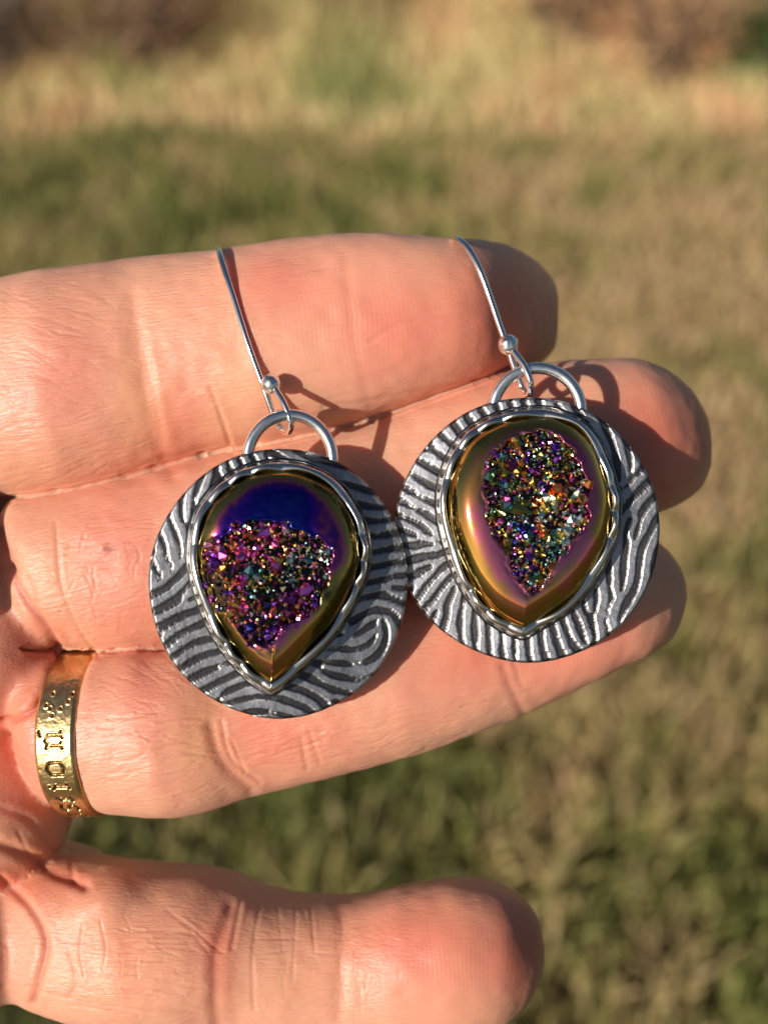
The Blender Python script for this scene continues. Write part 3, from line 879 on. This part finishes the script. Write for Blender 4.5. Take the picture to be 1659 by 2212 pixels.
    tube('bail_ring', path, .58, m_silver, root, 18)
    # ---- ear wire
    pts = np.array([to_local(P(a, b, z)) for a, b, z in s['wire']])
    tube('ear_wire', catmull(pts, 8), .34, m_wire, root, 12)
    w = bpy.data.objects['ear_wire'] if False else None
    ball = to_local(P(*s['ball']))
    bm = bmesh.new(); bmesh.ops.create_icosphere(bm, subdivisions=4, radius=1.0)
    for v in bm.verts:
        p = np.array([v.co[:]]); k = 1 + .05 * vnoise(p * 3.1, s['seed'])[0] + .03 * vnoise(p * 7, 3)[0]
        v.co = Vector((ball + np.array(v.co) * 1.0 * k)) * .001
    me = bpy.data.meshes.new('bead'); bm.to_mesh(me); bm.free(); me.materials.append(m_silver)
    me.polygons.foreach_set('use_smooth', np.full(len(me.polygons), True))
    bo = bpy.data.objects.new('bead', me); col.objects.link(bo); bo.parent = root
    return root

c1 = lambda x, y: (x * .3597 + 298.4, y * .3597 + 920.7)
c2 = lambda x, y: (x * .3751 + 827, y * .3751 + 810)

def film_left(X, Y, dep, sp, n1, n2):
    t = .16 + .30 * smoothstep(.1, 1.5, dep + .25 * n1)
    up = smoothstep(-1.0, 2.6, Y + .5 * n1)
    t = t + up * .50 * smoothstep(.8, 2.4, dep) + .04 * n2
    t = t - .34 * smoothstep(1.8, 4.0, X) - .16 * smoothstep(-1.5, -4.5, X)
    t = t + .20 * (1 - up) * smoothstep(.7, .0, sp + .3 * n1) - .10 * (1 - up) + .04 * n2
    return t
def film_right(X, Y, dep, sp, n1, n2):
    t = .10 + .22 * smoothstep(.2, 1.8, dep + .5 * n1) + .08 * n1
    pk = smoothstep(2.2, .9, sp + .35 * n1) * smoothstep(.4, 1.2, dep)
    side = smoothstep(.8, -1.2, X) * smoothstep(3.6, .8, Y)
    t = t + (.465 - t) * pk * side + (.50 - t) * smoothstep(.8, .0, sp + .3 * n1) * (1 - side) * .6 + .02 * n2
    t = t + .10 * smoothstep(1.5, 3.5, X) * smoothstep(.5, 1.2, dep)
    return t

LEFT = dict(
    c=(606, 1259), half=(274, 289), z=3.4, oval=.955, tilt=(-2, 7, 0), seed=11, period=1.34,
    bezel=[c1(*p) for p in [(850, 252), (650, 290), (500, 390), (400, 520), (352, 700), (360, 850), (400, 1000), (470, 1180), (560, 1330), (680, 1470), (780, 1545), (805, 1552), (850, 1520), (920, 1460), (1040, 1340), (1170, 1200), (1270, 1030), (1335, 860), (1340, 700), (1290, 530), (1180, 370), (1020, 280)]],
    pocket=[c1(*p) for p in [(560, 640), (620, 585), (760, 575), (900, 590), (960, 645), (1080, 690), (1150, 760), (1120, 850), (1100, 980), (1040, 1080), (960, 1130), (860, 1200), (800, 1290), (720, 1300), (640, 1250), (580, 1150), (500, 1080), (440, 980), (410, 860), (420, 740), (480, 690)]],
    flow=[(*c1(160, 850), -55), (*c1(250, 620), -62), (*c1(350, 480), 75), (*c1(420, 400), 68), (*c1(560, 270), -60), (*c1(700, 200), -50), (*c1(860, 180), -35), (*c1(1080, 240), -8),
          (*c1(1300, 380), -8), (*c1(1450, 520), 0), (*c1(1480, 700), 8), (*c1(1500, 850), 3), (*c1(1400, 960), 5), (*c1(1530, 1100), -40), (*c1(1500, 1250), -80), (*c1(1450, 1400), 50), (*c1(1300, 1330), 15), (*c1(1330, 1200), 25), (*c1(1250, 1450), -20),
          (*c1(1150, 1550), -32), (*c1(980, 1600), -28), (*c1(850, 1640), -25), (*c1(650, 1600), 12), (*c1(500, 1500), 25), (*c1(380, 1350), 30), (*c1(300, 1200), 30), (*c1(230, 1080), 33), (*c1(200, 980), 38), (*c1(300, 920), 35)],
    bh=2.75, rim_z=2.15, dome=2.5, scallops=15, film=film_left, nbig=130, nfine=1250,
    pal=[5, 4, 3, 3, 2, 2, 3, 1, 4], tealc=(-1.0, -.2),
    zones=[(-1.5, 2.4, 1.6, ['magenta', 'magenta', 'pink', 'orange', 'plum', 'gold']), (-1.5, .3, 1.5, ['teal', 'olive', 'pale', 'olive', 'teal', 'dark']), (1.6, 1.2, 1.3, ['teal', 'pale', 'pink', 'olive', 'plum']),
           (-4.2, 0, 1.2, ['magenta', 'orange', 'violet', 'gold']), (0, -1.6, 1.5, ['orange', 'gold', 'violet', 'plum', 'pink']), (-1.2, -3.8, 1.6, ['magenta', 'violet', 'violet', 'pink', 'orange', 'blue']), (2.4, -1.2, 1.2, ['plum', 'magenta', 'violet'])],
    bail=(628, 990, 95),
    wire=[(492, 600, -15), (478, 560, -9), (472, 538, -5), (475, 548, -1.6), (487, 590, .3), (510, 660, .95), (535, 740, 1.25), (560, 810, 1.1), (578, 860, 1.0), (592, 900, .6), (608, 926, .5), (624, 932, 1.6), (628, 912, 2.8), (615, 875, 2.8), (600, 848, 2.3), (588, 832, 1.9)],
    ball=(585, 829, 1.75))
RIGHT = dict(
    c=(1137, 1145), half=(280, 285), z=1.8, oval=.99, tilt=(0, -4, 0), seed=23, period=1.30,
    bezel=[c2(*p) for p in [(880, 230), (680, 260), (520, 340), (430, 450), (370, 600), (355, 750), (375, 900), (430, 1080), (500, 1230), (600, 1360), (700, 1430), (785, 1468), (810, 1470), (850, 1445), (1000, 1350), (1120, 1240), (1220, 1090), (1290, 930), (1310, 750), (1280, 600), (1220, 440), (1120, 310), (1000, 250)]],
    pocket=[c2(*p) for p in [(780, 360), (870, 340), (960, 360), (1050, 430), (1110, 520), (1140, 620), (1145, 750), (1120, 860), (1050, 960), (960, 1070), (900, 1180), (840, 1230), (780, 1170), (720, 1090), (680, 1000), (620, 880), (590, 760), (590, 620), (610, 520), (650, 430), (700, 390)]],
    flow=[(*c2(660, 200), -62), (*c2(800, 180), -62), (*c2(560, 240), -58), (*c2(430, 320), -52), (*c2(320, 400), -50), (*c2(260, 500), -20), (*c2(200, 640), -22), (*c2(220, 760), -35), (*c2(250, 880), -38), (*c2(120, 900), -25),
          (*c2(200, 1000), 10), (*c2(280, 1060), 10), (*c2(220, 1160), 30), (*c2(300, 1250), 55), (*c2(400, 1250), 75), (*c2(460, 1400), 82), (*c2(600, 1500), -82), (*c2(760, 1560), -88), (*c2(900, 1560), -85), (*c2(1020, 1500), -70), (*c2(1130, 1430), -62),
          (*c2(1200, 1250), -72), (*c2(1280, 1380), 68), (*c2(1400, 1250), 72), (*c2(1340, 1100), -85), (*c2(1450, 1050), 80), (*c2(1400, 900), 78), (*c2(1500, 800), 55), (*c2(1380, 720), 48), (*c2(1480, 600), 50), (*c2(1360, 500), -68), (*c2(1300, 400), -58), (*c2(1200, 320), -50), (*c2(1050, 220), -50), (*c2(950, 180), -55)],
    bh=2.6, rim_z=2.1, dome=2.7, scallops=15, film=film_right, nbig=160, nfine=1500,
    pal=[3, 4, 3, 3, 3, 2, 4, 1, 2], tealc=(.8, -.3),
    zones=[(.3, 4.2, 1.7, ['olive', 'gold', 'plum', 'teal', 'violet', 'orange']), (-2, 2.4, 1.5, ['teal', 'olive', 'teal', 'plum', 'magenta']), (1.2, 1.0, 1.1, ['pink', 'gold', 'orange', 'pale', 'gold']),
           (-1.6, 0, 1.4, ['violet', 'teal', 'blue', 'olive', 'pink']), (2.2, 3, 1.4, ['orange', 'plum', 'pale', 'gold']), (1.8, -1.4, 1.4, ['teal', 'teal', 'pale', 'pink', 'gold']), (-.8, -2, 1.5, ['violet', 'blue', 'olive', 'pink', 'orange']), (.6, -4, 1.4, ['orange', 'magenta', 'violet', 'teal', 'gold'])],
    bail=(1160, 890, 96),
    wire=[(1000, 570, -15), (986, 535, -9), (978, 517, -5), (988, 516, -1.8), (1010, 535, -.2), (1035, 580, .5), (1058, 640, .5), (1080, 705, .6), (1098, 755, .7), (1112, 795, .6), (1128, 838, .4), (1143, 852, 1.4), (1146, 826, 2.5), (1132, 790, 2.4), (1112, 762, 1.8), (1100, 746, 1.4)],
    ball=(1098, 744, 1.3))
e1 = make_earring(LEFT)
tag(e1, 'left earring with a blue and violet band above the crystals of its drop-shaped stone', 'earring', 'pair of drop earrings on the fingers')
e2 = make_earring(RIGHT)
tag(e2, 'right earring with a gold and pink rimmed stone, its silver disc behind the other one', 'earring', 'pair of drop earrings on the fingers')

# ------------------------------------------------------------------ gold ring with engraved letters
def make_ring():
    r0 = 8.75; half = 2.05
    z0 = -8.3
    c = P(236, 1578, z0)
    axis = Vector((math.cos(math.radians(8)) * math.cos(math.radians(3)), math.sin(math.radians(3)), math.sin(math.radians(8)))).normalized()
    zax = (Vector((0, 0, 1)) - axis * axis.z).normalized(); yax = zax.cross(axis).normalized()
    c = Vector(c) - axis * half
    A = np.radians(np.concatenate([np.linspace(-92, 92, 560), np.linspace(92, 268, 120)[1:-1]]))
    Wv = np.linspace(-half, half, 64)
    AA, WW = np.meshgrid(A, Wv, indexing='ij')
    S = AA * r0                       # arc length, reading direction
    Hh = -WW                          # letter height direction
    strokes = []; dots = []
    def glyph(a_deg, lines, w=1.7, h=2.0, sc=1):
        s0 = math.radians(a_deg) * r0
        for ln in lines:
            strokes.append([(s0 + (x - .5) * w * sc, (y - .5) * h) for x, y in ln])
    glyph(6, [[(.2, .08), (.2, .82)], [(.8, .1), (.8, .78)], [(.05, .86), (.25, .72), (.45, .92), (.8, .78)], [(.05, .04), (.35, .1)], [(.66, .04), (.98, .12)]])
    glyph(6, [[(.75, 1.18), (1.0, 1.26)]])
    glyph(-12.8, [[(.12, .2), (.12, .78), (.45, .95), (.85, .82), (.88, .25), (.55, .06), (.12, .2)]], w=1.75)
    glyph(-26.5, [[(.5, .06), (.5, .78)], [(.35, .84), (.6, .72)], [(.4, .02), (.68, .1)]]); dots.append((math.radians(-26) * r0, 1.0, .17))
    glyph(-37, [[(.25, .12), (.45, .5), (.3, .62), (.55, .9)], [(.2, .1), (.6, .2)]], w=1.4); 
    glyph(-48, [[(.15, .15), (.5, .05), (.85, .25), (.7, .5), (.3, .55), (.15, .75), (.45, .95), (.85, .85)]], w=1.8)
    glyph(-63, [[(.15, .15), (.5, .05), (.85, .25), (.7, .5), (.3, .55), (.15, .75), (.45, .95), (.85, .85)]], w=1.8)
    glyph(-76, [[(.2, .1), (.5, .9), (.8, .1)], [(.3, .45), (.7, .45)]], w=1.8)
    for x, y in ((540, 100), (495, 205), (540, 235), (565, 300), (640, 240), (705, 175), (730, 108)):
        py = y / 4.865 + 1449; px = x / 4.865
        sa = (1578 - py) / 183.0; dots.append((math.asin(max(-1, min(1, sa))) * r0, -((px - 121) * .052), .19))
    d = np.full(AA.shape, 9.0)
    for ln in strokes: d = np.minimum(d, line_dist(ln, S, Hh))
    depth = .24 * smoothstep(.20, .09, d)
    lip = .02 * np.exp(-((d - .26) / .07) ** 2)
    for x, y, r in dots:
        q = np.hypot(S - x, Hh - y)
        depth = np.maximum(depth, .22 * smoothstep(r * 1.3, r * .3, q)); lip += .05 * np.exp(-((q - r * 1.45) / .08) ** 2)
    pn = np.stack([S.ravel(), WW.ravel(), np.zeros(S.size)], 1)
    wear = vnoise(pn * 2.2, 41).reshape(S.shape); wear2 = vnoise(pn * 6, 42).reshape(S.shape)
    rr_ = r0 - depth + lip + .012 * wear + .010 * wear2 - .06 * smoothstep(.55, .95, vnoise(pn * 4.5, 47).reshape(S.shape)) * (S < -3) - .22 * smoothstep(half - .45, half, np.abs(WW)) ** 2
    def pos(A_, R_, W_):
        return (np.array(c)[None] + np.outer(W_.ravel(), np.array(axis)) + (R_ * np.cos(A_)).ravel()[:, None] * np.array(zax)[None] + (R_ * np.sin(A_)).ravel()[:, None] * np.array(yax)[None])
    Vo = pos(AA, rr_, WW)
    W2 = np.linspace(-half, half, 5); A2, WW2 = np.meshgrid(A, W2, indexing='ij')
    Vi = pos(A2, np.full(A2.shape, r0 - .65), WW2)
    na = len(A); io = np.arange(na * 64).reshape(na, 64); ii = na * 64 + np.arange(na * 5).reshape(na, 5)
    nx = lambda a: np.roll(a, -1, 0)
    F = [np.stack([io[:, :-1].ravel(), io[:, 1:].ravel(), nx(io)[:, 1:].ravel(), nx(io)[:, :-1].ravel()], 1),
         np.stack([ii[:, 1:].ravel(), ii[:, :-1].ravel(), nx(ii)[:, :-1].ravel(), nx(ii)[:, 1:].ravel()], 1),
         np.stack([io[:, -1], ii[:, -1], nx(ii)[:, -1], nx(io)[:, -1]], 1), np.stack([ii[:, 0], io[:, 0], nx(io)[:, 0], nx(ii)[:, 0]], 1)]
    o = mesh_obj('finger_ring', np.concatenate([Vo, Vi]), np.concatenate(F), m_gold, None, True, True, .001)
    g0 = np.array(lin(226, 194, 138)); dk = np.array(lin(70, 42, 22))
    k = np.clip(depth / .2, 0, 1) * .85 + .12 * (wear < -.3)
    tone = g0 + (dk - g0) * k[..., None]
    set_color(o, 'tone', np.concatenate([tone.reshape(-1, 3), np.tile(g0, (len(Vi), 1))]))
    # base of the object on the ring itself
    cw = Vector(c) * .001
    o.data.transform(Matrix.Translation(-cw)); o.matrix_world = FRAME @ Matrix.Translation(cw)
    return o
ring_o = make_ring()
tag(ring_o, 'worn gold band engraved with letters and dots, on the ring finger', 'ring')

# ------------------------------------------------------------------ lawn and dry meadow
def ground_mat():
    m, nt, B = nodemat('lawn_soil')
    tc = N(nt, 'ShaderNodeTexCoord')
    n1 = N(nt, 'ShaderNodeTexNoise'); n1.inputs['Scale'].default_value = 1.6; n1.inputs['Detail'].default_value = 6
    n2 = N(nt, 'ShaderNodeTexNoise'); n2.inputs['Scale'].default_value = 22; n2.inputs['Detail'].default_value = 3
    for n in (n1, n2): nt.links.new(tc.outputs['Object'], n.inputs[0])
    r1 = N(nt, 'ShaderNodeValToRGB'); r1.color_ramp.elements[0].position = .35; r1.color_ramp.elements[1].position = .65
    r1.color_ramp.elements[0].color = (.05, .065, .018, 1); r1.color_ramp.elements[1].color = (.16, .12, .05, 1)
    nt.links.new(n1.outputs[0], r1.inputs[0])
    mx = N(nt, 'ShaderNodeMix', data_type='RGBA', blend_type='MULTIPLY'); mx.inputs['Factor'].default_value = .8
    r2 = N(nt, 'ShaderNodeValToRGB'); r2.color_ramp.elements[0].position = .35; r2.color_ramp.elements[1].position = .6
    r2.color_ramp.elements[0].color = (.35, .35, .3, 1)
    nt.links.new(n2.outputs[0], r2.inputs[0])
    nt.links.new(r1.outputs[0], mx.inputs[6]); nt.links.new(r2.outputs[0], mx.inputs[7])
    nt.links.new(mx.outputs[2], B.inputs['Base Color']); B.inputs['Roughness'].default_value = .95
    return m
m_ground = ground_mat()
rad = [0, .5, 1, 1.5, 2, 3, 4, 5, 6, 8, 10, 13, 17, 25, 40, 80, 200, 600]
Vg, Fg = [], []
na = 72
for r in rad:
    for k in range(na):
        a = 2 * math.pi * k / na
        Vg.append((r * math.cos(a), r * math.sin(a), 0.02 * math.sin(r * 1.7 + 3 * a) if 0 < r < 50 else 0))
for i in range(len(rad) - 1):
    for k in range(na):
        Fg.append([i * na + k, (i + 1) * na + k, (i + 1) * na + (k + 1) % na, i * na + (k + 1) % na])
ground = mesh_obj('lawn', Vg, Fg, m_ground)
tag(ground, None, None, None, 'structure'); ground['label'] = 'mown autumn lawn running away to the tall dry grass'

def blade_mat(name, rough=.6, trans=.25):
    m, nt, B = nodemat(name)
    a = N(nt, 'ShaderNodeAttribute', attribute_name='tone')
    nt.links.new(a.outputs[0], B.inputs['Base Color']); B.inputs['Roughness'].default_value = rough
    tr = N(nt, 'ShaderNodeBsdfTranslucent'); nt.links.new(a.outputs[0], tr.inputs[0])
    mx = N(nt, 'ShaderNodeMixShader'); mx.inputs[0].default_value = trans
    out = nt.nodes['Material Output']
    nt.links.new(B.outputs[0], mx.inputs[1]); nt.links.new(tr.outputs[0], mx.inputs[2]); nt.links.new(mx.outputs[0], out.inputs[0])
    return m
m_blade = blade_mat('grass_blades')

def blades(name, pos, h, w, tone, lean=.5, mat=m_blade, parent=None, basez=None):
    n = len(pos)
    a = rng.uniform(0, 2 * math.pi, n); la = rng.uniform(0, 2 * math.pi, n); ln = rng.uniform(.1, 1, n) * lean * h
    dx, dy = np.cos(a) * w / 2, np.sin(a) * w / 2
    lx, ly = np.cos(la) * ln, np.sin(la) * ln
    z0 = np.zeros(n) if basez is None else basez
    p = np.zeros((n, 5, 3))
    p[:, 0] = np.stack([pos[:, 0] - dx, pos[:, 1] - dy, z0 - .01], 1)
    p[:, 1] = np.stack([pos[:, 0] + dx, pos[:, 1] + dy, z0 - .01], 1)
    p[:, 2] = np.stack([pos[:, 0] + dx * .8 + lx * .35, pos[:, 1] + dy * .8 + ly * .35, z0 + h * .6], 1)
    p[:, 3] = np.stack([pos[:, 0] - dx * .8 + lx * .35, pos[:, 1] - dy * .8 + ly * .35, z0 + h * .6], 1)
    p[:, 4] = np.stack([pos[:, 0] + lx, pos[:, 1] + ly, z0 + h], 1)
    b = np.arange(n)[:, None] * 5
    F = np.concatenate([b + np.array([0, 1, 2]), b + np.array([0, 2, 3]), b + np.array([3, 2, 4])])
    o = mesh_obj(name, p.reshape(-1, 3), F, mat, parent, False)
    set_color(o, 'tone', np.repeat(tone, 5, 0))
    return o

def wedge(n, y0, y1, margin=.5, power=1.0):
    t = rng.uniform(0, 1, n) ** power
    y = y0 + (y1 - y0) * t
    x = rng.uniform(-1, 1, n) * (y * .52 + margin)
    return np.stack([x, y], 1)

def palette(u, stops):
    return interp_ramp(u, stops)

# mown lawn, green in front and strawy further off
pl = wedge(110000, .55, 6.2, .95, .9)
p3 = np.c_[pl, np.zeros(len(pl))]
mix = .35 + .17 * vnoise(p3 * 3.4, 51) + .26 * vnoise(p3 * 9, 52) + .10 * vnoise(p3 * .8, 53) + .15 * smoothstep(.9, 2.8, pl[:, 1]) + .20 * smoothstep(-.1, .55, pl[:, 0] / (.4 + pl[:, 1] * .5)) + rng.normal(0, .11, len(pl))
tone = palette(mix, [(0, (80, 98, 40)), (.3, (132, 138, 70)), (.5, (166, 156, 94)), (.68, (204, 178, 126)), (1, (220, 186, 146))])
fl = rng.random(len(pl)) < .03; tone[fl] = np.clip(tone[fl] * 1.5, 0, .85)  # sparse blades painted brighter as specular glints
hh = .05 + .03 * rng.random(len(pl)) + .03 * (vnoise(p3 * 6, 54) > .2)
lawn_g = blades('grass', pl, hh, rng.uniform(.005, .011, len(pl)), tone, .9)
tag(lawn_g, 'short green and straw coloured grass covering the lawn', 'grass', None, 'stuff')

# tall dry meadow grass behind
pm = wedge(88000, 3.5, 8, 1.3, 1.0)
p3 = np.c_[pm, np.zeros(len(pm))]
keep = vnoise(p3 * 1.1, 61) * .4 + smoothstep(3.9, 4.8, pm[:, 1]) > .4
pm = pm[keep]; p3 = p3[keep]
mix = .5 + .34 * vnoise(p3 * 1.6, 62) + .22 * vnoise(p3 * 5, 63) + .16 * smoothstep(.5, 1.2, pm[:, 0]) * smoothstep(4.6, 5.4, pm[:, 1]) + rng.normal(0, .12, len(pm))
tone = palette(mix, [(0, (140, 150, 84)), (.25, (204, 196, 132)), (.5, (236, 214, 160)), (.75, (236, 194, 148)), (1, (220, 168, 132))])
hm = (.08 + .52 * smoothstep(4.0, 5.6, pm[:, 1]) * (.6 + .4 * vnoise(p3 * 1.4, 64)) ) * rng.uniform(.6, 1.2, len(pm))
mead = blades('tall_grass', pm, hm, rng.uniform(.006, .016, len(pm)), tone, .35)
tag(mead, 'tall dry tan meadow grass beyond the lawn', 'grass', None, 'stuff')

m_leafy = blade_mat('shrub_leaves', .55, .3)
m_twig, nt, B = nodemat('dry_twigs'); B.inputs['Roughness'].default_value = .9; B.inputs['Base Color'].default_value = (.12, .085, .06, 1)
def shrub(name, x, y, h, r, stops, label, cat, group, nl=1500, ntw=26, leaf=.035, seed=0):
    g = np.random.default_rng(seed)
    root = bpy.data.objects.new(name, None); col.objects.link(root); root.location = (x, y, 0); root.empty_display_size = .1
    V, F = [], []
    for k in range(ntw):
        a = g.uniform(0, 6.28); q = g.uniform(.2, 1) * r; hh_ = h * g.uniform(.6, 1.05)
        pts = [np.array([.06 * math.cos(a), .06 * math.sin(a), -.02]), np.array([q * .4 * math.cos(a), q * .4 * math.sin(a), hh_ * .5]), np.array([q * math.cos(a + .3), q * math.sin(a + .3), hh_])]
        for j in range(2):
            b = len(V); w0 = .009 - .003 * j; w1 = w0 - .003
            for pnt, w in ((pts[j], w0), (pts[j + 1], w1)):
                for t in range(4): V.append(pnt + w * np.array([math.cos(t * 1.571), math.sin(t * 1.571), 0]))
            F += [[b + t, b + (t + 1) % 4, b + 4 + (t + 1) % 4, b + 4 + t] for t in range(4)]
    mesh_obj('stems', V, F, m_twig, root, False)
    d = g.standard_normal((nl, 3)); d /= np.linalg.norm(d, axis=1, keepdims=True); rr2 = g.random(nl) ** .4
    lump = 1 + .35 * vnoise(d * 2.2, seed)
    cpt = d * (rr2 * lump)[:, None] * np.array([r, r, h * .5]) + np.array([0, 0, h * .55]); cpt[:, 2] = np.abs(cpt[:, 2])
    t1 = g.standard_normal((nl, 3)); t1 /= np.linalg.norm(t1, axis=1, keepdims=True)
    t2 = np.cross(t1, g.standard_normal((nl, 3))); t2 /= np.linalg.norm(t2, axis=1, keepdims=True)
    L = leaf * g.uniform(.6, 1.3, nl)[:, None]
    Q = np.stack([cpt - t1 * L, cpt + t2 * L * .4, cpt + t1 * L, cpt - t2 * L * .4], 1)
    fo = mesh_obj('foliage', Q.reshape(-1, 3), np.arange(nl * 4).reshape(nl, 4), m_leafy, root, False)
    set_color(fo, 'tone', np.repeat(palette(np.clip(.5 + .3 * vnoise(cpt * 5, 3) + g.normal(0, .15, nl), 0, 1), stops), 4, 0))
    tag(root, label, cat, group)
    return root
brown = [(0, (110, 84, 66)), (.5, (164, 128, 98)), (1, (204, 166, 130))]
grey = [(0, (100, 86, 78)), (.5, (140, 120, 108)), (1, (180, 156, 138))]
tan = [(0, (180, 130, 90)), (.5, (222, 172, 126)), (1, (236, 196, 150))]
green = [(0, (40, 66, 26)), (.5, (66, 92, 40)), (1, (96, 116, 60))]
shrub('dead_bush', -1.75, 4.9, .7, .42, grey, 'grey brown dead bush at the left end of the tall grass', 'bush', None, 1700, 60, .02, 1)
shrub('dead_bush', -1.05, 5.0, .62, .38, brown, 'dark brown dead bush behind the tall grass, second from the left', 'bush', None, 1700, 60, .02, 2)
shrub('dead_bush', -.3, 5.6, .66, .42, brown, 'brown dead bush behind the middle of the tall grass', 'bush', None, 1600, 50, .02, 3)
shrub('dry_weed', .85, 5.2, .6, .34, tan, 'orange tan dry weed clump left of the green shrub', 'weed', None, 1500, 60, .016, 4)
shrub('dry_weed', 1.28, 4.85, .6, .34, tan, 'large orange tan dry weed clump touching the green shrub', 'weed', None, 1700, 60, .016, 5)
shrub('green_shrub', 1.72, 4.9, .5, .26, green, 'dark green shrub at the right end of the tall grass', 'shrub', None, 1800, 40, .02, 6)
print('tris', sum(len(o.data.polygons) for o in bpy.data.objects if o.type == 'MESH'))
